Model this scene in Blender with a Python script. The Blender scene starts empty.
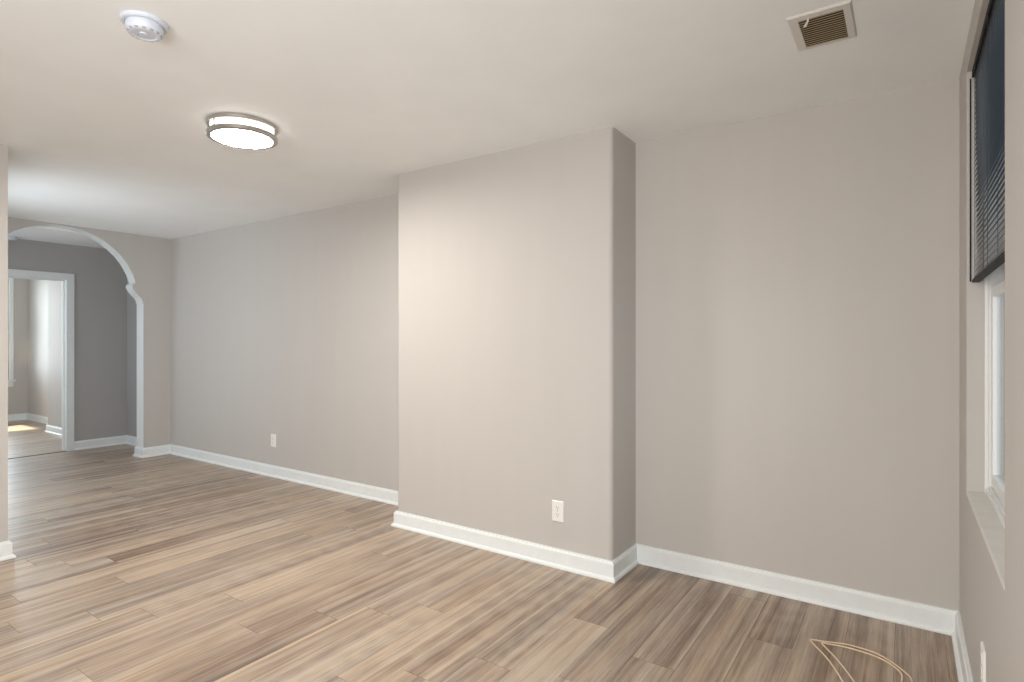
import bpy, bmesh, math, random
from mathutils import Vector

# ------------------------------------------------------------------ camera, sky, lights, exposure
S = bpy.context.scene
COL = S.collection
H = 2.4585                      # ceiling height of the room

cam_d = bpy.data.cameras.new('camera')
cam_d.sensor_width = 36.0
cam_d.lens = 576.45 / 1024 * 36.0
cam_d.shift_y = -0.95 / 1024
cam_d.clip_start = 0.01
cam = bpy.data.objects.new('camera', cam_d)
COL.objects.link(cam)
cam.location = (0, 0, 1.3)
cam.rotation_euler = (math.radians(90), 0, math.radians(34.354))
S.camera = cam

S.view_settings.view_transform = 'Standard'
S.view_settings.look = 'None'
S.view_settings.gamma = 1.0
S.view_settings.use_curve_mapping = False
S.view_settings.exposure = 0.10
S.cycles.use_denoising = True
S.cycles.max_bounces = 14
S.cycles.diffuse_bounces = 8
S.cycles.transparent_max_bounces = 16
S.cycles.sample_clamp_indirect = 8.0

w = bpy.data.worlds.new('overcast_sky')
S.world = w
w.use_nodes = True
wn = w.node_tree
bg = wn.nodes['Background']
bg.inputs['Color'].default_value = (0.80, 0.90, 1.0, 1)
bg.inputs['Strength'].default_value = 0.75


def area(name, loc, rot, sx, sy, power, color):
    l = bpy.data.lights.new(name, 'AREA')
    l.shape = 'RECTANGLE'
    l.size, l.size_y, l.energy, l.color = sx, sy, power, color
    o = bpy.data.objects.new(name, l)
    COL.objects.link(o)
    o.location = loc
    o.rotation_euler = rot
    return o


R90 = math.radians(90)
YN_ = -1.40
# daylight through the front window beside / behind the camera, and the kitchen windows; plus an added rear fill
area('front_window_daylight', (0.36, -0.70, 1.5), (0, R90, 0), 1.5, 0.9, 46, (0.90, 0.95, 1.0))
for wx in (-0.75,):
    area('rear_fill_light', (wx, YN_ - 0.06, 1.35), (R90, 0, 0), 1.1, 1.7, 66, (1.0, 0.975, 0.96))  # added fill behind the camera, lifts the ceiling and walls
area('left_window_daylight', (-5.65, 1.131 - 0.13, 1.385), (R90, 0, 0), 0.98, 1.5, 20, (0.84, 0.92, 1.0))
area('hall_window_daylight', (-7.62, 1.131 - 0.13, 1.385), (R90, 0, 0), 0.70, 1.5, 8, (0.80, 0.90, 1.0))
area('side_window_daylight', (0.37, 2.325, 1.52), (0, R90, 0), 1.58, 1.0, 9, (0.88, 0.94, 1.0))
area('kitchen_window_daylight', (-11.98, 2.6, 1.45), (0, -R90, 0), 1.6, 0.75, 70, (0.90, 0.95, 1.0))
area('kitchen_side_daylight', (-8.95, 0.66, 1.6), (R90, 0, math.radians(48)), 0.9, 1.3, 32, (0.90, 0.95, 1.0))
# low winter sun from the side of the kitchen
sl = bpy.data.lights.new('low_sun', 'SPOT')
sl.energy = 260000
sl.color = (1.0, 0.87, 0.66)
sl.spot_size = math.radians(4.4)
sl.spot_blend = 0.05
sl.shadow_soft_size = 0.06
so = bpy.data.objects.new('low_sun', sl)
COL.objects.link(so)
sd = Vector((-0.3, 1.0, -0.3)).normalized()
so.location = Vector((-10.5, 0.7, 1.3)) - sd * 22
so.rotation_euler = sd.to_track_quat('-Z', 'Y').to_euler()


# ------------------------------------------------------------------ materials
def new_mat(name):
    m = bpy.data.materials.new(name)
    m.use_nodes = True
    nt = m.node_tree
    b = nt.nodes['Principled BSDF']
    return m, nt, b


def plain(name, col, rough=0.5, metal=0.0, spec=0.5):
    m, nt, b = new_mat(name)
    b.inputs['Base Color'].default_value = (*col, 1)
    b.inputs['Roughness'].default_value = rough
    b.inputs['Metallic'].default_value = metal
    b.inputs['Specular IOR Level'].default_value = spec
    return m


def mapping(nt, scale, kind='Object'):
    tc = nt.nodes.new('ShaderNodeTexCoord')
    mp = nt.nodes.new('ShaderNodeMapping')
    mp.inputs['Scale'].default_value = scale
    nt.links.new(tc.outputs[kind], mp.inputs['Vector'])
    return mp


def noise(nt, vec, scale=1.0, detail=4.0, rough=0.5):
    n = nt.nodes.new('ShaderNodeTexNoise')
    n.inputs['Scale'].default_value = scale
    n.inputs['Detail'].default_value = detail
    n.inputs['Roughness'].default_value = rough
    nt.links.new(vec, n.inputs['Vector'])
    return n


def ramp(nt, fac, stops):
    r = nt.nodes.new('ShaderNodeValToRGB')
    el = r.color_ramp.elements
    while len(el) < len(stops):
        el.new(0.5)
    for e, (p, c) in zip(el, stops):
        e.position = p
        e.color = (*c, 1)
    nt.links.new(fac, r.inputs['Fac'])
    return r


def paint(name, col, var=0.012, rough=0.6, bump=0.05, streak=(7, 7, 0.5)):
    """wall paint with a faint vertical unevenness"""
    m, nt, b = new_mat(name)
    n = noise(nt, mapping(nt, streak).outputs['Vector'], 1.0, 5, 0.6)
    lo = tuple(c * (1 - var) for c in col)
    hi = tuple(min(1, c * (1 + var)) for c in col)
    r = ramp(nt, n.outputs['Fac'], [(0.3, lo), (0.7, hi)])
    nt.links.new(r.outputs['Color'], b.inputs['Base Color'])
    b.inputs['Roughness'].default_value = rough
    b.inputs['Specular IOR Level'].default_value = 0.3
    n2 = noise(nt, mapping(nt, (140, 140, 110)).outputs['Vector'], 1.0, 3)
    bp = nt.nodes.new('ShaderNodeBump')
    bp.inputs['Strength'].default_value = bump
    bp.inputs['Distance'].default_value = 0.002
    nt.links.new(n2.outputs['Fac'], bp.inputs['Height'])
    nt.links.new(bp.outputs['Normal'], b.inputs['Normal'])
    return m


M_WALL = paint('greige_wall_paint', (0.508, 0.480, 0.448))
M_HALL = paint('hall_wall_grey', (0.40, 0.385, 0.375))  # hall walls, darker and greyer than the room walls
M_CEIL = paint('ceiling_paint', (0.87, 0.88, 0.868), var=0.02, streak=(3, 3, 3))
M_TRIM = paint('white_trim_paint', (0.75, 0.775, 0.765), var=0.02, rough=0.35, bump=0.02, streak=(20, 20, 20))
M_FRAME = plain('white_vinyl', (0.74, 0.75, 0.74), 0.35)
M_PLASTIC = plain('white_plastic', (0.78, 0.77, 0.73), 0.35)
M_ALARM = plain('cool_white_plastic', (0.62, 0.66, 0.73), 0.35)
M_ALARM_SLOT = plain('alarm_slot', (0.36, 0.38, 0.42), 0.5)
M_SLOT = plain('dark_slot', (0.05, 0.045, 0.04), 0.6)
M_GREY = plain('grey_mark', (0.25, 0.25, 0.25), 0.6)
M_SCREW = plain('screw_steel', (0.6, 0.6, 0.58), 0.35, 1.0)
M_NICKEL = plain('brushed_nickel', (0.50, 0.48, 0.45), 0.28, 1.0)
M_VENT_DIRT = plain('dusty_tan_louver', (0.62, 0.48, 0.29), 0.7)
M_DUCT = plain('dark_duct', (0.035, 0.025, 0.015), 0.9)
M_VENT = plain('white_enamel', (0.66, 0.64, 0.60), 0.4)
M_SLAT = plain('navy_black_slat', (0.020, 0.026, 0.035), 0.38)
M_RAIL = plain('black_rail', (0.010, 0.009, 0.010), 0.6, spec=0.2)
M_CORDB = plain('black_cord', (0.03, 0.03, 0.035), 0.7)
M_CABLE = plain('beige_cable', (0.74, 0.59, 0.42), 0.45)
M_THRESH = plain('dark_threshold', (0.05, 0.045, 0.04), 0.5)
M_SUBFLOOR = plain('floor_groove', (0.10, 0.072, 0.05), 0.8)
M_STONE = paint('sill_paint', (0.66, 0.64, 0.60), var=0.06, rough=0.45, streak=(12, 12, 12))
M_EXT = plain('exterior_brick', (0.30, 0.24, 0.20), 0.9)


def make_emit(name, col, strength):
    m, nt, b = new_mat(name)
    b.inputs['Base Color'].default_value = (0.8, 0.8, 0.8, 1)
    b.inputs['Emission Color'].default_value = (*col, 1)
    b.inputs['Emission Strength'].default_value = strength
    b.inputs['Roughness'].default_value = 0.4
    return m


M_LAMP = make_emit('lit_acrylic', (1.0, 0.95, 0.89), 158.0)
M_LAMP_SIDE = make_emit('lit_acrylic_side', (1.0, 0.95, 0.89), 2.6)


def make_glass():
    m, nt, b = new_mat('window_glass')
    out = nt.nodes['Material Output']
    nt.nodes.remove(b)
    tr = nt.nodes.new('ShaderNodeBsdfTransparent')
    tr.inputs['Color'].default_value = (0.93, 0.96, 0.96, 1)
    gl = nt.nodes.new('ShaderNodeBsdfGlossy')
    gl.inputs['Roughness'].default_value = 0.02
    fr = nt.nodes.new('ShaderNodeFresnel')
    fr.inputs['IOR'].default_value = 1.45
    mx = nt.nodes.new('ShaderNodeMixShader')
    nt.links.new(fr.outputs['Fac'], mx.inputs['Fac'])
    nt.links.new(tr.outputs['BSDF'], mx.inputs[1])
    nt.links.new(gl.outputs['BSDF'], mx.inputs[2])
    nt.links.new(mx.outputs['Shader'], out.inputs['Surface'])
    return m


M_GLASS = make_glass()


def make_dimmer():
    m, nt, b = new_mat('sun_dimmer_tint')  # grey tint for the added pane that dims the sun
    out = nt.nodes['Material Output']
    tr = nt.nodes.new('ShaderNodeBsdfTransparent')
    tr.inputs['Color'].default_value = (0.17, 0.17, 0.17, 1)
    nt.nodes.remove(b)
    nt.links.new(tr.outputs['BSDF'], out.inputs['Surface'])
    return m


M_DIMMER = make_dimmer()


def make_floor_mat():
    m, nt, b = new_mat('vinyl_oak_planks')
    L = nt.links.new
    tc = nt.nodes.new('ShaderNodeTexCoord')
    at = nt.nodes.new('ShaderNodeAttribute')
    at.attribute_name = 'seed'
    to = nt.nodes.new('ShaderNodeAttribute')
    to.attribute_name = 'tone'
    cmb = nt.nodes.new('ShaderNodeCombineXYZ')
    L(at.outputs['Fac'], cmb.inputs['Z'])
    mul = nt.nodes.new('ShaderNodeVectorMath')
    mul.operation = 'SCALE'
    mul.inputs['Scale'].default_value = 37.0
    L(cmb.outputs['Vector'], mul.inputs[0])
    add = nt.nodes.new('ShaderNodeVectorMath')
    L(tc.outputs['Object'], add.inputs[0])
    L(mul.outputs['Vector'], add.inputs[1])

    def mp(scale):
        q = nt.nodes.new('ShaderNodeMapping')
        q.inputs['Scale'].default_value = scale
        L(add.outputs['Vector'], q.inputs['Vector'])
        return q.outputs['Vector']
    broad = noise(nt, mp((20, 0.42, 1)), 1.0, 3.0, 0.55)     # wide light and dark bands
    mid = noise(nt, mp((75, 1.3, 1)), 1.0, 5.0, 0.65)
    fine = noise(nt, mp((220, 7, 1)), 1.0, 4.0, 0.7)        # grain lines
    hue = noise(nt, mp((9, 0.8, 1)), 1.0, 2.0, 0.5)
    # cathedral figure
    wv = nt.nodes.new('ShaderNodeTexWave')
    wv.wave_type = 'RINGS'
    wv.rings_direction = 'X'
    wv.inputs['Scale'].default_value = 1.0
    wv.inputs['Distortion'].default_value = 6.0
    wv.inputs['Detail'].default_value = 3.0
    wv.inputs['Detail Scale'].default_value = 1.5
    L(mp((9, 2.2, 1)), wv.inputs['Vector'])

    def math2(op, a, bb):
        q = nt.nodes.new('ShaderNodeMath')
        q.operation = op
        for i, v in enumerate((a, bb)):
            if isinstance(v, (int, float)):
                q.inputs[i].default_value = v
            else:
                L(v, q.inputs[i])
        return q.outputs['Value']
    f = math2('MULTIPLY', broad.outputs['Fac'], 0.88)
    f = math2('ADD', f, math2('MULTIPLY', mid.outputs['Fac'], 0.45))
    f = math2('ADD', f, math2('MULTIPLY', fine.outputs['Fac'], 0.42))
    f = math2('ADD', f, math2('MULTIPLY', wv.outputs['Fac'], 0.05))
    f = math2('ADD', f, to.outputs['Fac'])
    f = math2('SUBTRACT', f, 0.395)
    r = ramp(nt, f, [(0.20, (0.125, 0.088, 0.063)), (0.36, (0.238, 0.176, 0.132)),
                     (0.51, (0.365, 0.286, 0.217)), (0.70, (0.500, 0.412, 0.314))])
    # slight hue drift between grey and warm
    hr = ramp(nt, hue.outputs['Fac'], [(0.3, (0.96, 1.0, 1.06)), (0.7, (1.06, 0.99, 0.92))])
    mx = nt.nodes.new('ShaderNodeMix')
    mx.data_type = 'RGBA'
    mx.blend_type = 'MULTIPLY'
    mx.inputs['Factor'].default_value = 1.0
    L(r.outputs['Color'], mx.inputs['A'])
    L(hr.outputs['Color'], mx.inputs['B'])
    L(mx.outputs['Result'], b.inputs['Base Color'])
    b.inputs['Roughness'].default_value = 0.38
    b.inputs['Specular IOR Level'].default_value = 0.5
    bp = nt.nodes.new('ShaderNodeBump')
    bp.inputs['Strength'].default_value = 0.12
    bp.inputs['Distance'].default_value = 0.001
    L(fine.outputs['Fac'], bp.inputs['Height'])
    L(bp.outputs['Normal'], b.inputs['Normal'])
    return m


M_FLOOR = make_floor_mat()


# ------------------------------------------------------------------ mesh helpers
def link(name, bm, mats, parent=None, smooth=False, loc=None, bevel=None, seg=2):
    bmesh.ops.recalc_face_normals(bm, faces=bm.faces)
    me = bpy.data.meshes.new(name)
    bm.to_mesh(me)
    bm.free()
    for m in (mats if isinstance(mats, (list, tuple)) else [mats]):
        me.materials.append(m)
    if smooth:
        for p in me.polygons:
            p.use_smooth = True
    o = bpy.data.objects.new(name, me)
    COL.objects.link(o)
    if parent:
        o.parent = parent
    if loc:
        o.location = loc
    if bevel:
        md = o.modifiers.new('bevel', 'BEVEL')
        md.width = bevel
        md.segments = seg
        md.limit_method = 'ANGLE'
    return o


def box(bm, x0, x1, y0, y1, z0, z1, mi=0):
    v = [bm.verts.new(p) for p in ((x0, y0, z0), (x1, y0, z0), (x1, y1, z0), (x0, y1, z0),
                                   (x0, y0, z1), (x1, y0, z1), (x1, y1, z1), (x0, y1, z1))]
    for q in ((0, 3, 2, 1), (4, 5, 6, 7), (0, 1, 5, 4), (1, 2, 6, 5), (2, 3, 7, 6), (3, 0, 4, 7)):
        f = bm.faces.new([v[i] for i in q])
        f.material_index = mi
    return v


def lathe(bm, prof, n=64, mi=0, cx=0, cy=0):
    """prof: list of (r, z) from axis to axis or open"""
    rings = []
    for r, z in prof:
        if r < 1e-6:
            rings.append([bm.verts.new((cx, cy, z))])
        else:
            rings.append([bm.verts.new((cx + r * math.cos(2 * math.pi * i / n), cy + r * math.sin(2 * math.pi * i / n), z)) for i in range(n)])
    for a, b in zip(rings, rings[1:]):
        for i in range(n):
            j = (i + 1) % n
            if len(a) == 1 and len(b) == 1:
                continue
            if len(a) == 1:
                f = bm.faces.new((a[0], b[i], b[j]))
            elif len(b) == 1:
                f = bm.faces.new((a[i], b[0], a[j]))
            else:
                f = bm.faces.new((a[i], b[i], b[j], a[j]))
            f.material_index = mi
    return rings


def ring_torus(bm, prof, n=96):
    """closed profile revolved about z"""
    lathe(bm, prof + [prof[0]], n)
    bmesh.ops.remove_doubles(bm, verts=bm.verts, dist=1e-6)


def prism(bm, pts, a0, a1, axis, mi=0):
    """extrude a 2D outline along an axis: pts in the other two axes"""
    def P(p, a):
        if axis == 'x':
            return (a, p[0], p[1])
        if axis == 'y':
            return (p[0], a, p[1])
        return (p[0], p[1], a)
    A = [bm.verts.new(P(p, a0)) for p in pts]
    B = [bm.verts.new(P(p, a1)) for p in pts]
    fs = [bm.faces.new(A), bm.faces.new(B[::-1])]
    n = len(pts)
    sides = []
    for i in range(n):
        j = (i + 1) % n
        sides.append(bm.faces.new((A[i], B[i], B[j], A[j])))
    for f in fs + sides:
        f.material_index = mi
    return sides


def tube(bm, pts, r, n=10):
    """a round cable through points"""
    pts = [Vector(p) for p in pts]
    rings = []
    for i, p in enumerate(pts):
        d = (pts[min(i + 1, len(pts) - 1)] - pts[max(i - 1, 0)]).normalized()
        side = d.cross(Vector((0, 0, 1)))
        if side.length < 1e-4:
            side = Vector((1, 0, 0))
        side.normalize()
        up = side.cross(d)
        rings.append([bm.verts.new(p + r * (math.cos(2 * math.pi * k / n) * side + math.sin(2 * math.pi * k / n) * up)) for k in range(n)])
    for a, b in zip(rings, rings[1:]):
        for k in range(n):
            bm.faces.new((a[k], b[k], b[(k + 1) % n], a[(k + 1) % n]))
    bm.faces.new(rings[0][::-1])
    bm.faces.new(rings[-1])


def spline(pts, k=8):
    """Catmull-Rom through 3D points"""
    P = [Vector(p) for p in pts]
    P = [P[0] * 2 - P[1]] + P + [P[-1] * 2 - P[-2]]
    out = []
    for i in range(1, len(P) - 2):
        for s in range(k):
            t = s / k
            out.append(0.5 * ((2 * P[i]) + (P[i + 1] - P[i - 1]) * t + (2 * P[i - 1] - 5 * P[i] + 4 * P[i + 1] - P[i + 2]) * t * t
                              + (-P[i - 1] + 3 * P[i] - 3 * P[i + 1] + P[i + 2]) * t ** 3))
    out.append(P[-2])
    return out


def struct(o):
    o['kind'] = 'structure'
    return o


def thing(name, label, cat, loc=(0, 0, 0), rot=(0, 0, 0), group=None):
    o = bpy.data.objects.new(name, None)
    COL.objects.link(o)
    o.empty_display_size = 0.05
    o.location = loc
    o.rotation_euler = rot
    o['label'] = label
    o['category'] = cat
    if group:
        o['group'] = group
    return o


# ------------------------------------------------------------------ room shell
XR, XA, XA2 = 0.1944, -6.973, -7.137      # right wall, arch wall front and back
YR, YC, YA = 3.2567, 2.8805, 3.211        # recessed wall, chimney breast, alcove
CX0, CX1 = -2.945, -1.3136                # chimney breast sides
XH, XH2 = -8.10, -8.22                    # hall wall with the doorway
XK = -11.88                               # kitchen far wall
YS = 1.141                                # stair enclosure
YN = -1.40                                # wall behind the camera
YB = 3.45                                 # back of the party wall
HH = 2.42                                 # hall ceiling

# floor: individual planks in one mesh, seams as real grooves
random.seed(11)
PW, PL, X0 = 0.178, 1.527, -0.04
JOINT = {22: 1.480, 21: 0.985, 18: 1.130, 23: 1.308, 17: 1.293, 14: 1.473, 13: 1.755, 16: 1.609, 10: 1.458, 12: 1.920,
         11: 2.085, 7: 2.395, 5: 2.234, 3: 2.667, 27: 2.168, 25: 1.812, 30: 2.164, 33: 2.203, 36: 2.206, 15: 2.440}
TONE = {(3, 1): -0.13, (3, 0): -0.02, (5, 1): -0.06, (5, 0): 0.02, (7, 1): -0.07, (7, 0): 0.10, (11, 0): 0.02, (12, 0): 0.05,
        (13, 1): -0.02, (14, 0): 0.05, (17, 1): -0.02, (18, 0): 0.03, (22, 1): -0.06, (22, 0): 0.01, (16, 1): 0.04, (2, 0): -0.05,
        (1, 0): -0.05, (0, 0): -0.08, (4, 0): 0.0, (6, 0): 0.0, (8, 0): -0.02, (9, 0): 0.03, (21, 1): 0.05, (27, 1): -0.05}


def build_floor(name, x_lo, x_hi, y_lo, y_hi, shade=0.0):
    bm = bmesh.new()
    ls = bm.faces.layers.float.new('seed')
    lt = bm.faces.layers.float.new('tone')
    box(bm, x_lo, x_hi, y_lo, y_hi, -0.08, -0.0016, 1)
    k0 = int(math.floor((X0 - x_hi) / PW))
    k1 = int(math.ceil((X0 - x_lo) / PW)) + 1
    g = 0.0007
    for k in range(k0, k1):
        xa = max(x_lo, X0 - PW * k)
        xb = min(x_hi, X0 - PW * (k - 1))
        if xb - xa < 0.004:
            continue
        j = JOINT.get(k)
        rnd = random.Random(k * 7 + 3)
        if j is None:
            j = rnd.uniform(0, PL)
        y = j
        while y > y_lo:
            y -= PL
        idx = round((y - j) / PL)
        while y < y_hi:
            ya, yb = max(y, y_lo), min(y + PL, y_hi)
            if yb - ya > 0.004:
                t = TONE.get((k, idx + 1))
                if t is None:
                    t = random.Random(k * 131 + idx * 17).uniform(-0.055, 0.045)
                vs = [bm.verts.new(p) for p in ((xa + g, ya + g, 0), (xb - g, ya + g, 0), (xb - g, yb - g, 0), (xa + g, yb - g, 0))]
                lo = [bm.verts.new((v.co.x, v.co.y, -0.0016)) for v in vs]
                fs = [bm.faces.new(vs)]
                for a in range(4):
                    b_ = (a + 1) % 4
                    fs.append(bm.faces.new((vs[a], lo[a], lo[b_], vs[b_])))
                sd_ = random.Random(k * 53 + idx * 29 + 5).uniform(0, 1)
                for f in fs:
                    f[ls] = sd_
                    f[lt] = t + shade
            y += PL
            idx += 1
    return struct(link(name, bm, [M_FLOOR, M_SUBFLOOR]))


build_floor('floor', XH, XR + 0.02, YN, YB)
build_floor('floor_kitchen', XK - 0.1, XH, 0.6, YB)

bm = bmesh.new()
box(bm, XA2 + 0.002, 0.46, YN - 0.1, YB, H, H + 0.1)
struct(link('ceiling', bm, M_CEIL))
bm = bmesh.new()
box(bm, XH2, XA2 + 0.002, YS - 0.1, YB, HH, H + 0.1)
struct(link('ceiling_hall', bm, M_CEIL))
bm = bmesh.new()
box(bm, XK - 0.15, XH2, 0.5, YB, H, H + 0.1)
struct(link('ceiling_kitchen', bm, M_CEIL))

bm = bmesh.new()
box(bm, XA2, CX0 + 0.05, YR, YB, 0, H)
struct(link('wall_back', bm, M_WALL))
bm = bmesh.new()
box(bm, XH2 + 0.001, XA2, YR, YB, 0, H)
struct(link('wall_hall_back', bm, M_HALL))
bm = bmesh.new()
box(bm, CX1 - 0.05, XR + 0.25, YA, YB, 0, H)
struct(link('wall_alcove', bm, M_WALL))
bm = bmesh.new()
v = box(bm, CX0, CX1, YC, YB - 0.01, 0, H)
ed = [e for e in bm.edges if abs(e.verts[0].co.y - YC) < 1e-5 and abs(e.verts[1].co.y - YC) < 1e-5
      and abs(e.verts[0].co.z - e.verts[1].co.z) > 1]
bmesh.ops.bevel(bm, geom=ed, offset=0.022, segments=6, affect='EDGES', profile=0.5)
struct(link('wall_chimney', bm, M_WALL))

# right wall with the window opening, and a second opening behind the camera
WY0, WY1, WZ0, WZ1 = 1.797, 2.852, 0.702, 2.342
WT = 0.26
bm = bmesh.new()
xr0, xr1 = XR, XR + WT
box(bm, xr0, xr1, WY1, YA, 0, H)
box(bm, xr0, xr1, WY0, WY1, 0, WZ0)
box(bm, xr0, xr1, WY0, WY1, WZ1, H)
box(bm, xr0, xr1, -0.25, WY0, 0, H)
box(bm, xr0, xr1, -1.15, -0.25, 0, 0.70)
box(bm, xr0, xr1, -1.15, -0.25, 2.30, H)
box(bm, xr0, xr1, YN, -1.15, 0, H)
struct(link('wall_right', bm, M_WALL))

bm = bmesh.new()
px = -4.42
for wx in (-0.75,):
    box(bm, px, wx - 0.56, YN - 0.1, YN, 0, H)
    box(bm, wx - 0.56, wx + 0.56, YN - 0.1, YN, 0, 0.48)
    box(bm, wx - 0.56, wx + 0.56, YN - 0.1, YN, 2.22, H)
    px = wx + 0.56
box(bm, px, XR, YN - 0.1, YN, 0, H)
struct(link('wall_front', bm, M_WALL))
# stair enclosure on the left: its corner shows at the picture's edge
bm = bmesh.new()
box(bm, -4.57, -4.42, YN - 0.1, YS, 0, H)
px = -4.57
for wx in (-5.65, -7.62):
    hw = 0.5 if wx > -7 else 0.36
    box(bm, wx + hw, px, YS - 0.15, YS, 0, H)
    box(bm, wx - hw, wx + hw, YS - 0.15, YS, 0, 0.62)
    box(bm, wx - hw, wx + hw, YS - 0.15, YS, 2.15, H)
    px = wx - hw
box(bm, XH2, px, YS - 0.15, YS, 0, H)
struct(link('wall_left', bm, M_WALL))

# arch wall: one outline with the shaped opening cut out
AC = 2.225
half = [(2.968, 0.0), (2.968, 1.704), (2.958, 1.708), (2.961, 1.722), (2.955, 1.742), (2.940, 1.768), (2.915, 1.792), (2.890, 1.822),
        (2.864, 1.860), (2.855, 1.888), (2.868, 1.915), (2.888, 1.927), (2.882, 1.955), (2.861, 2.021), (2.807, 2.125), (2.742, 2.213), (2.675, 2.276),
        (2.601, 2.335), (2.52, 2.382), (2.434, 2.416), (2.33, 2.438), AC and (2.225, 2.446)]
left = [(2 * AC - y, z) for y, z in reversed(half[:-1])]
open_pts = half + left
outline = [(YR, 0.0), (YR, H), (YS, H), (YS, 0.0)] + [p for p in reversed(open_pts)]
bm = bmesh.new()
sides = prism(bm, outline, XA2, XA, 'x')
for f in sides:
    c = f.calc_center_median()
    if YS + 0.05 < c.y < YR - 0.05 and 0.0 < c.z < H - 0.005:
        f.material_index = 1
bm.normal_update()
bmesh.ops.triangulate(bm, faces=[f for f in bm.faces if len(f.verts) > 4], ngon_method='EAR_CLIP')
struct(link('wall_arch', bm, [M_WALL, M_TRIM]))

# hall wall with doorway
DY0, DY1, DZ = 1.85, 2.619, 2.000
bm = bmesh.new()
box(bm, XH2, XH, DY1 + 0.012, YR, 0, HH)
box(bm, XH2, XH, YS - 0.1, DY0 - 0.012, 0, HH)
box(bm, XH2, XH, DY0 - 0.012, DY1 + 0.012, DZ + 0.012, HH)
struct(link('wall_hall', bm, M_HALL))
bm = bmesh.new()
for x0, x1 in ((XH, XH + 0.016), (XH2 - 0.016, XH2)):
    box(bm, x0, x1, DY1, DY1 + 0.078, 0, DZ + 0.078)
    box(bm, x0, x1, DY0 - 0.078, DY0, 0, DZ + 0.078)
    box(bm, x0, x1, DY0, DY1, DZ, DZ + 0.078)
box(bm, XH2 - 0.002, XH + 0.002, DY1, DY1 + 0.012, 0, DZ + 0.012)
box(bm, XH2 - 0.002, XH + 0.002, DY0 - 0.012, DY0, 0, DZ + 0.012)
box(bm, XH2 - 0.002, XH + 0.002, DY0, DY1, DZ, DZ + 0.012)
box(bm, XH2 + 0.040, XH2 + 0.075, DY1 - 0.012, DY1, 0, DZ)
box(bm, XH2 + 0.040, XH2 + 0.075, DY0, DY1, DZ - 0.012, DZ)
struct(link('door_1', bm, M_TRIM, bevel=0.003))
bm = bmesh.new()
prism(bm, [(XH - 0.016, 0.0), (XH - 0.012, 0.005), (XH + 0.012, 0.005), (XH + 0.016, 0.0)], DY0, DY1, 'y')
struct(link('trim_1', bm, M_THRESH))

# kitchen shell
bm = bmesh.new()
box(bm, -10.02, XH2 + 0.001, 3.025, YB, 0, H)
box(bm, XK - 0.1, -10.02, 3.32, YB, 0, H)
struct(link('wall_kitchen_back', bm, M_WALL))
KW0, KW1, KZ0, KZ1 = 2.28, 3.08, 0.66, 2.28
bm = bmesh.new()
box(bm, XK - 0.12, XK, KW1, 3.32, 0, H)
box(bm, XK - 0.12, XK, 0.6, KW0, 0, H)
box(bm, XK - 0.12, XK, KW0, KW1, 0, KZ0)
box(bm, XK - 0.12, XK, KW0, KW1, KZ1, H)
struct(link('wall_kitchen_far', bm, M_WALL))
bm = bmesh.new()
ky0, ky1 = 0.60, 0.72
xs = [XK, -11.28, -10.93, -10.50, -9.70, XH]
box(bm, xs[0], xs[1], ky0, ky1, 0, H)
box(bm, xs[1], xs[2], ky0, ky1, 0, 1.66)
box(bm, xs[1], xs[2], ky0, ky1, 2.25, H)
box(bm, xs[2], xs[3], ky0, ky1, 0, H)
box(bm, xs[3], xs[4], ky0, ky1, 0, 0.62)
box(bm, xs[3], xs[4], ky0, ky1, 0.80, H)
box(bm, xs[4], -9.47, ky0, ky1, 0, H)
box(bm, -9.47, -8.43, ky0, ky1, 0, 0.92)
box(bm, -9.47, -8.43, ky0, ky1, 2.28, H)
box(bm, -8.43, xs[5], ky0, ky1, 0, H)
struct(link('wall_kitchen_side', bm, M_WALL))
bm = bmesh.new()
box(bm, xs[1], xs[2], ky0 + 0.05, ky0 + 0.052, 1.66, 2.25)  # unseen tinted pane, added to weaken the sun through this opening
struct(link('sun_dimming_pane', bm, M_DIMMER))

# ------------------------------------------------------------------ baseboards: one swept profile, mitred at every corner
PROF = [(0.0, 0.0), (0.030, 0.0), (0.0305, 0.007), (0.028, 0.014), (0.022, 0.019), (0.0165, 0.021), (0.0165, 0.086), (0.0150, 0.093),
        (0.0110, 0.097), (0.0095, 0.104), (0.0, 0.105)]


def baseboard(name, path, prof=PROF):
    """path in plan, room on the left hand side of the walking direction"""
    P = [Vector((p[0], p[1])) for p in path]
    bm = bmesh.new()
    rows = []
    for i, p in enumerate(P):
        ns = []
        if i > 0:
            d = (P[i] - P[i - 1]).normalized()
            ns.append(Vector((-d.y, d.x)))
        if i < len(P) - 1:
            d = (P[i + 1] - P[i]).normalized()
            ns.append(Vector((-d.y, d.x)))
        if len(ns) == 2:
            mv = (ns[0] + ns[1])
            mv = mv / (mv.dot(ns[0]))
        else:
            mv = ns[0]
        rows.append([bm.verts.new((p.x + mv.x * o, p.y + mv.y * o, z)) for o, z in prof])
    n = len(prof)
    for a, b_ in zip(rows, rows[1:]):
        for k in range(n):
            bm.faces.new((a[k], b_[k], b_[(k + 1) % n], a[(k + 1) % n]))
    bm.faces.new(rows[0][::-1])
    bm.faces.new(rows[-1])
    return struct(link(name, bm, M_TRIM))


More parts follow.
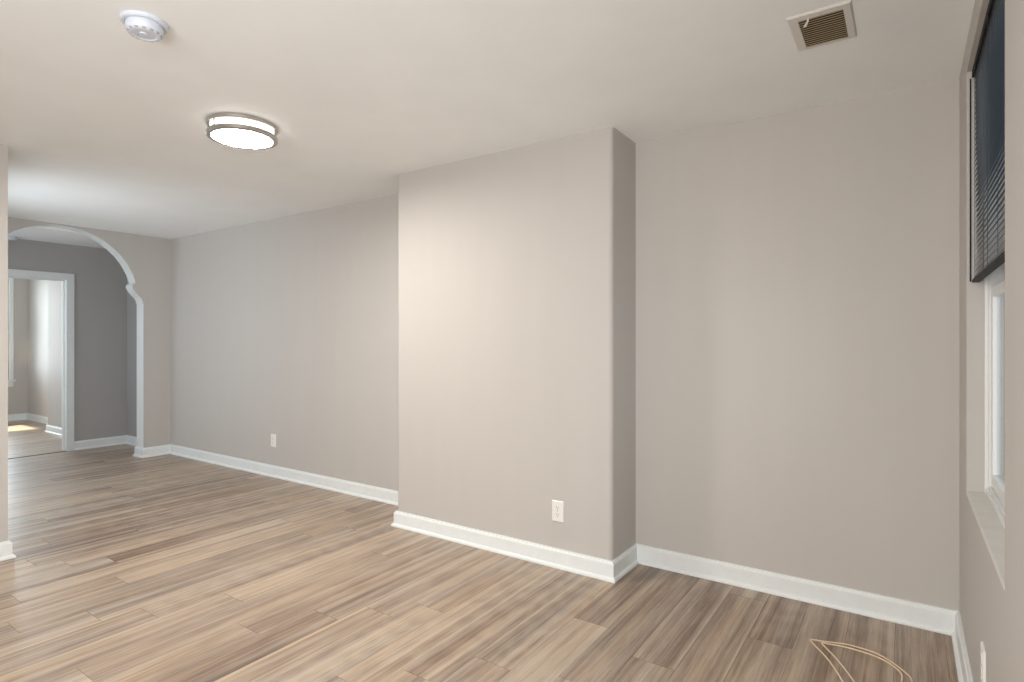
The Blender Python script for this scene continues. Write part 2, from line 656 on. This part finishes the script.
baseboard('baseboard_back', [(XR, YA), (CX1, YA), (CX1, YC), (CX0, YC), (CX0, YR), (XA, YR), (XA, 2.968), (XA2, 2.968), (XA2, YR)])
baseboard('baseboard_right', [(XR, YN), (XR, YA)])
baseboard('baseboard_hall', [(XA2, YR), (XH, YR), (XH, DY1 + 0.078)])
baseboard('baseboard_left', [(XA, YS), (-4.42, YS), (-4.42, YN)][::-1][0:0] or [(XA, YS), (-4.42, YS), (-4.42, YN)][::-1][::-1])
baseboard('baseboard_kitchen', [(XH2, 3.025), (-10.02, 3.025), (-10.02, 3.32), (XK, 3.32), (XK, 0.72)])

# ------------------------------------------------------------------ window in the right wall
win = bpy.data.objects.new('window_1', None)
COL.objects.link(win)
win.location = (XR, (WY0 + WY1) / 2, WZ0)
struct(win)
cyw = (WY0 + WY1) / 2


def wpart(name, bm, mat, bevel=0.002):
    o = link(name, bm, mat, bevel=bevel)
    o.parent = win
    o.matrix_parent_inverse.identity()
    for vv in o.data.vertices:
        vv.co = vv.co - Vector(win.location)
    return o


fx0, fx1 = XR + 0.066, XR + 0.150
bm = bmesh.new()                                   # outer frame / jambs
box(bm, fx0, fx1, WY1 - 0.020, WY1, WZ0, WZ1)
box(bm, fx0, fx1, WY0, WY0 + 0.020, WZ0, WZ1)
box(bm, fx0, fx1, WY0 + 0.020, WY1 - 0.020, WZ1 - 0.03, WZ1)
box(bm, fx0, fx1, WY0 + 0.020, WY1 - 0.020, WZ0, 0.745)
box(bm, fx0 - 0.012, fx0, WY1 - 0.012, WY1, 0.7135, WZ1)
box(bm, fx0 - 0.012, fx0, WY0, WY0 + 0.012, 0.7135, WZ1)
box(bm, fx0 - 0.010, fx0, WY0 + 0.012, WY1 - 0.012, 0.7135, 0.735)
wpart('window_frame', bm, M_FRAME)


def sash(name, x0, x1, z0, z1):
    y0, y1 = WY0 + 0.022, WY1 - 0.022
    st = 0.042
    bm = bmesh.new()
    box(bm, x0, x1, y0, y0 + st, z0, z1)
    box(bm, x0, x1, y1 - st, y1, z0, z1)
    box(bm, x0, x1, y0 + st, y1 - st, z0, z0 + 0.045)
    box(bm, x0, x1, y0 + st, y1 - st, z1 - 0.038, z1)
    o = wpart(name, bm, M_FRAME)
    bm = bmesh.new()
    xm = (x0 + x1) / 2
    box(bm, xm - 0.002, xm + 0.002, y0 + st - 0.004, y1 - st + 0.004, z0 + 0.041, z1 - 0.034)
    g_ = wpart('window_glass', bm, M_GLASS, bevel=None)
    g_.parent = o
    return o


sash('lower_sash', fx0 + 0.006, fx0 + 0.034, 0.752, 1.500)
sash('upper_sash', fx0 + 0.044, fx0 + 0.072, 1.462, WZ1 - 0.032)
bm = bmesh.new()                                   # sill board filling the reveal
prism(bm, [(XR - 0.0015, WZ0), (XR - 0.0015, 0.710), (XR + 0.002, 0.7125), (fx0, 0.7135), (fx0, WZ0)], WY0 + 0.001, WY1 - 0.001, 'y')
wpart('window_sill', bm, M_STONE, bevel=0.003)

# kitchen window, seen as a sliver through the doorway
kw = bpy.data.objects.new('window_2', None)
COL.objects.link(kw)
struct(kw)
bm = bmesh.new()
box(bm, XK, XK + 0.018, KW1, KW1 + 0.055, KZ0 - 0.02, KZ1 + 0.06)
box(bm, XK, XK + 0.018, KW0 - 0.055, KW0, KZ0 - 0.02, KZ1 + 0.06)
box(bm, XK, XK + 0.018, KW0, KW1, KZ1, KZ1 + 0.06)
link('window_frame', bm, M_TRIM, kw, bevel=0.003)
bm = bmesh.new()
box(bm, XK - 0.06, XK + 0.050, KW0 - 0.075, KW1 + 0.075, KZ0 - 0.025, KZ0 + 0.002)
box(bm, XK, XK + 0.016, KW0 - 0.055, KW1 + 0.055, KZ0 - 0.11, KZ0 - 0.025)
link('window_sill', bm, M_TRIM, kw, bevel=0.003)
bm = bmesh.new()
for (za, zb, dx) in ((KZ0 + 0.002, 1.47, 0.0), (1.45, KZ1, -0.03)):
    box(bm, XK - 0.06 + dx, XK - 0.03 + dx, KW1 - 0.04, KW1, za, zb)
    box(bm, XK - 0.06 + dx, XK - 0.03 + dx, KW0, KW0 + 0.04, za, zb)
    box(bm, XK - 0.06 + dx, XK - 0.03 + dx, KW0 + 0.04, KW1 - 0.04, za, za + 0.045)
    box(bm, XK - 0.06 + dx, XK - 0.03 + dx, KW0 + 0.04, KW1 - 0.04, zb - 0.04, zb)
link('window_sash', bm, M_FRAME, kw, bevel=0.002)
bm = bmesh.new()
box(bm, XK - 0.047, XK - 0.043, KW0 + 0.036, KW1 - 0.036, KZ0 + 0.04, 1.435)
box(bm, XK - 0.077, XK - 0.073, KW0 + 0.036, KW1 - 0.036, 1.49, KZ1 - 0.036)
link('window_glass', bm, M_GLASS, kw)

# ------------------------------------------------------------------ ceiling light
LX, LY = -2.95, 1.745
cl = thing('ceiling_light', 'round flush ceiling light, glowing white drum between two brushed nickel rings', 'ceiling light', (LX, LY, H))
bm = bmesh.new()
lathe(bm, [(0, 0), (0.150, 0), (0.150, -0.012), (0, -0.012)], 72)
link('mounting_plate', bm, M_NICKEL, cl, smooth=False)


def band(z0, z1, ri, ro):
    b_ = 0.003
    return [(ri, z0), (ro - b_, z0), (ro, z0 + b_), (ro, z1 - b_), (ro - b_, z1), (ri, z1)]


bm = bmesh.new()
ring_torus(bm, band(-0.022, -0.001, 0.158, 0.176))
link('upper_ring', bm, M_NICKEL, cl)
bm = bmesh.new()
ring_torus(bm, band(-0.077, -0.055, 0.151, 0.176))
link('lower_ring', bm, M_NICKEL, cl)
bm = bmesh.new()
lathe(bm, [(0.157, -0.012), (0.157, -0.056)], 96)
link('side_diffuser', bm, M_LAMP_SIDE, cl, smooth=True)
bm = bmesh.new()
lathe(bm, [(0.1505, -0.0700), (0.13, -0.0725), (0.07, -0.0745), (0.0, -0.075)], 96)
link('bottom_diffuser', bm, M_LAMP, cl, smooth=True)
for k in range(3):
    a = math.radians(-83 + 120 * k)
    bm = bmesh.new()
    lathe(bm, [(0, -0.022), (0.0042, -0.022), (0.0042, -0.056), (0, -0.056)], 12, cx=0.168 * math.cos(a), cy=0.168 * math.sin(a))
    link('spacer_post', bm, M_NICKEL, cl)

# ------------------------------------------------------------------ smoke alarm on the ceiling
def make_alarm(label, loc, s=1.0, group=None, detail=True):
    t = thing('smoke_detector', label, 'smoke detector', loc, group=group)
    bm = bmesh.new()
    lathe(bm, [(0, 0), (0.0745 * s, 0), (0.0760 * s, -0.002 * s), (0.0755 * s, -0.010 * s), (0.0715 * s, -0.014 * s), (0.0625 * s, -0.015 * s), (0.0625 * s, -0.012 * s), (0, -0.012 * s)], 72)
    link('base_plate', bm, M_ALARM, t)
    bm = bmesh.new()
    lathe(bm, [(0, -0.013 * s), (0.0605 * s, -0.013 * s), (0.0605 * s, -0.028 * s), (0.056 * s, -0.041 * s), (0.049 * s, -0.0475 * s), (0.040 * s, -0.049 * s), (0.036 * s, -0.0465 * s), (0, -0.0465 * s)], 72)
    link('housing', bm, M_ALARM, t)
    if detail:
        bm = bmesh.new()
        for k in range(14):                       # smoke slots round the rim
            a = 2 * math.pi * k / 14
            r = 0.0525 * s
            c_, s_ = math.cos(a), math.sin(a)
            vs = []
            for du, dr, z in ((-0.006, 0.0035, -0.0412), (0.006, 0.0035, -0.0412), (0.006, -0.0015, -0.0468), (-0.006, -0.0015, -0.0468)):
                rr = r + dr
                vs.append(bm.verts.new((rr * c_ - du * s_, rr * s_ + du * c_, z - 0.0012)))
            top = [bm.verts.new(v.co + Vector((-0.002 * c_, -0.002 * s_, 0.002))) for v in vs]
            bm.faces.new(vs)
            bm.faces.new(top[::-1])
            for i in range(4):
                bm.faces.new((vs[i], vs[(i + 1) % 4], top[(i + 1) % 4], top[i]))
        link('vent_slots', bm, M_ALARM_SLOT, t)
        bm = bmesh.new()
        lathe(bm, [(0.0, -0.0500), (0.011, -0.0500), (0.012, -0.0460), (0, -0.0460)], 28, cx=0.004, cy=-0.006)
        link('test_button', bm, M_ALARM, t)
        bm = bmesh.new()
        lathe(bm, [(0.0, -0.0478), (0.0028, -0.0478), (0.0028, -0.0460), (0, -0.0460)], 12, cx=-0.02, cy=-0.014)
        link('indicator', bm, M_GREY, t)
    return t


make_alarm('round white smoke detector on the ceiling, near the top left of the photo', (-2.288, 0.978, H))
make_alarm('tiny white round fixture on the hall ceiling, glimpsed through the arch', (-7.99, 2.095, HH), 0.75, detail=False)

# ------------------------------------------------------------------ ceiling register
VX0, VX1, VY0, VY1 = -0.357, -0.153, 2.270, 2.552
IX0, IX1, IY0, IY1 = -0.324, -0.181, 2.306, 2.533
vx, vy = (VX0 + VX1) / 2, (VY0 + VY1) / 2
vt = thing('air_vent', 'white rectangular ceiling air vent with dusty brown louvers', 'air vent', (vx, vy, H))


def off(bm):
    bmesh.ops.translate(bm, verts=bm.verts, vec=(-vx, -vy, -H))
    return bm


bm = bmesh.new()
zt, zb = H, H - 0.007
outer = [(VX0, VY0), (VX1, VY0), (VX1, VY1), (VX0, VY1)]
lip = [(VX0 + .006, VY0 + .006), (VX1 - .006, VY0 + .006), (VX1 - .006, VY1 - .006), (VX0 + .006, VY1 - .006)]
inner = [(IX0, IY0), (IX1, IY0), (IX1, IY1), (IX0, IY1)]
loops = [[bm.verts.new((x, y, z)) for x, y in pl] for pl, z in ((outer, zt), (outer, zt - 0.002), (lip, zb), (inner, zb), (inner, zt + 0.012))]
for a, b_ in zip(loops, loops[1:]):
    for i in range(4):
        bm.faces.new((a[i], a[(i + 1) % 4], b_[(i + 1) % 4], b_[i]))
link('vent_frame', off(bm), M_VENT, vt)
bm = bmesh.new()
box(bm, IX0, IX1, IY0, IY1, H - 0.0015, H - 0.0005)
link('duct_opening', off(bm), M_DUCT, vt)
bm = bmesh.new()
nl = 14
for k in range(nl):
    y = IY0 + 0.006 + (IY1 - IY0 - 0.012) * k / (nl - 1)
    c_, s_ = math.cos(math.radians(30)), math.sin(math.radians(30))
    hw, th = 0.0050, 0.0006
    pts = []
    for a, b_ in ((-hw, -th), (hw, -th), (hw, th), (-hw, th)):
        pts.append((y + a * c_ - b_ * s_, H - 0.0062 + (a * s_ + b_ * c_)))
    prism(bm, pts, IX0 + 0.0005, IX1 - 0.0005, 'x')
link('louvers', off(bm), M_VENT_DIRT, vt)
bm = bmesh.new()
prism(bm, [(IX0 + 0.030, IY0 - 0.002), (IX0 + 0.037, IY0 - 0.002), (IX0 + 0.024, IY0 + 0.036), (IX0 + 0.014, IY0 + 0.034)], H - 0.017, H - 0.0135, 'z')
box(bm, IX0 + 0.031, IX0 + 0.036, IY0 - 0.002, IY0 + 0.003, H - 0.0135, H - 0.006)
link('damper_lever', off(bm), M_PLASTIC, vt, bevel=0.001)
for y in (VY0 + 0.018, VY1 - 0.010):
    bm = bmesh.new()
    lathe(bm, [(0, 0), (0.004, 0.0), (0.0035, -0.0015), (0, -0.002)], 14, cx=0, cy=0)
    bmesh.ops.translate(bm, verts=bm.verts, vec=(0.004, y - vy, zb - H))
    link('screw', bm, M_SCREW, vt)

# ------------------------------------------------------------------ wall outlets
def make_outlet(label, loc, rz):
    """built facing -Y, its back on the wall at the origin"""
    t = thing('wall_outlet', label, 'outlet', loc, (0, 0, rz), group='white duplex wall outlets')
    bm = bmesh.new()
    hw, hh, d_ = 0.0385, 0.0600, 0.0065
    ps = [[(-hw, 0, -hh), (hw, 0, -hh), (hw, 0, hh), (-hw, 0, hh)],
          [(-hw, -0.003, -hh), (hw, -0.003, -hh), (hw, -0.003, hh), (-hw, -0.003, hh)],
          [(-hw + .004, -d_, -hh + .004), (hw - .004, -d_, -hh + .004), (hw - .004, -d_, hh - .004), (-hw + .004, -d_, hh - .004)]]
    vs = [[bm.verts.new(p) for p in q] for q in ps]
    for a, b_ in zip(vs, vs[1:]):
        for i in range(4):
            bm.faces.new((a[i], a[(i + 1) % 4], b_[(i + 1) % 4], b_[i]))
    bm.faces.new(vs[0])
    bm.faces.new(vs[-1])
    link('cover_plate', bm, M_PLASTIC, t)
    for zc in (0.0205, -0.0205):
        bm = bmesh.new()
        out = []
        for k in range(28):                       # round receptacle face with flattened top and bottom
            a = 2 * math.pi * k / 28
            out.append((0.0172 * math.cos(a), zc + max(-0.0142, min(0.0142, 0.0172 * math.sin(a)))))
        prism(bm, out, -d_ - 0.0018, -d_ + 0.001, 'y')
        f_ = link('receptacle', bm, M_PLASTIC, t)
        bm = bmesh.new()
        for x_, h_ in ((-0.0064, 0.0042), (0.0064, 0.0034)):
            box(bm, x_ - 0.0011, x_ + 0.0011, -d_ - 0.0021, -d_ - 0.0015, zc + 0.004 - h_, zc + 0.004 + h_)
        gr = [(0.0026 * math.cos(2 * math.pi * k / 12), zc - 0.0078 + 0.0026 * math.sin(2 * math.pi * k / 12)) for k in range(12)]
        prism(bm, gr, -d_ - 0.0021, -d_ - 0.0015, 'y')
        link('socket_holes', bm, M_SLOT, f_)
    bm = bmesh.new()
    sc = [(0.003 * math.cos(2 * math.pi * k / 14), 0.003 * math.sin(2 * math.pi * k / 14)) for k in range(14)]
    prism(bm, sc, -d_ - 0.0012, -d_ + 0.001, 'y')
    link('screw', bm, M_SCREW, t)
    return t


make_outlet('white outlet low on the front of the projecting chimney breast', (-1.648, YC, 0.318), 0)
make_outlet('white outlet low on the long recessed wall, left of the chimney breast', (-4.981, YR, 0.341), 0)
make_outlet('white outlet on the right wall below the window, seen edge on', (XR, 2.232, 0.318), -R90)

# ------------------------------------------------------------------ dark blind in the window
bl = thing('window_blind', 'dark navy mini blind lowered over the upper half of the right window', 'blind', (XR + 0.028, cyw, WZ1 - 0.001))
by0, by1 = -(WY1 - WY0) / 2 + 0.003, (WY1 - WY0) / 2 - 0.003
bm = bmesh.new()
box(bm, -0.012, 0.013, by0, by1, -0.026, 0)
link('head_rail', bm, M_RAIL, bl, bevel=0.0015)
zbot = 1.522 - (WZ1 - 0.001)
bm = bmesh.new()
nsl = 39
for k in range(nsl):
    z = -0.036 + (zbot + 0.028 + 0.036) * k / (nsl - 1)
    t_ = math.radians(52)
    pts = []
    for i in range(5):                            # gently crowned slat
        u = -0.0125 + 0.025 * i / 4
        cr = 0.0018 * (1 - (u / 0.0125) ** 2)
        pts.append((u, cr))
    ring = pts + [(u, c - 0.0005) for u, c in reversed(pts)]
    rot = [(u * math.cos(t_) - c * math.sin(t_), z + u * math.sin(t_) + c * math.cos(t_)) for u, c in ring]
    prism(bm, rot, by0 + 0.010, by1 - 0.016, 'y')
link('slats', bm, M_SLAT, bl)
bm = bmesh.new()
box(bm, -0.012, 0.012, by0 + 0.004, by1 - 0.004, zbot, zbot + 0.012)
link('bottom_rail', bm, M_RAIL, bl, bevel=0.002)
bm = bmesh.new()
lathe(bm, [(0, zbot + 0.004), (0.0026, zbot + 0.004), (0.0022, -0.03), (0, -0.03)], 10, cx=-0.0165, cy=by1 - 0.006)
link('tilt_wand', bm, M_RAIL, bl)
for yy in (by0 + 0.12, 0.0, by1 - 0.12):
    bm = bmesh.new()
    for xx in (-0.0125, 0.0125):
        box(bm, xx - 0.0006, xx + 0.0006, yy - 0.0008, yy + 0.0008, zbot + 0.01, -0.02)
    link('ladder_cord', bm, M_CORDB, bl)

# ------------------------------------------------------------------ beige cable lying on the floor
zc = 0.0032
pA = [(-0.16, 2.36), (-0.195, 2.505), (-0.262, 2.658), (-0.338, 2.777), (-0.322, 2.797), (-0.299, 2.802), (-0.197, 2.833), (-0.088, 2.813),
      (-0.003, 2.724), (0.019, 2.667), (0.020, 2.58), (-0.01, 2.47), (-0.06, 2.38), (-0.105, 2.36), (-0.13, 2.40), (-0.158, 2.525), (-0.224, 2.665),
      (-0.290, 2.770), (-0.297, 2.790), (-0.280, 2.792), (-0.195, 2.805), (-0.088, 2.786), (-0.022, 2.721), (-0.013, 2.646), (-0.03, 2.54), (-0.075, 2.44)]
cp = [(x, y, zc + (0.0055 if 11 < i < 14 else 0.0)) for i, (x, y) in enumerate(pA)]
bm = bmesh.new()
tube(bm, spline(cp, 8), 0.0031, 10)
cb = link('loose_cable', bm, M_CABLE, smooth=True)
cb['label'] = 'thin beige cable lying in a double loop on the floor by the right wall'
cb['category'] = 'cable'
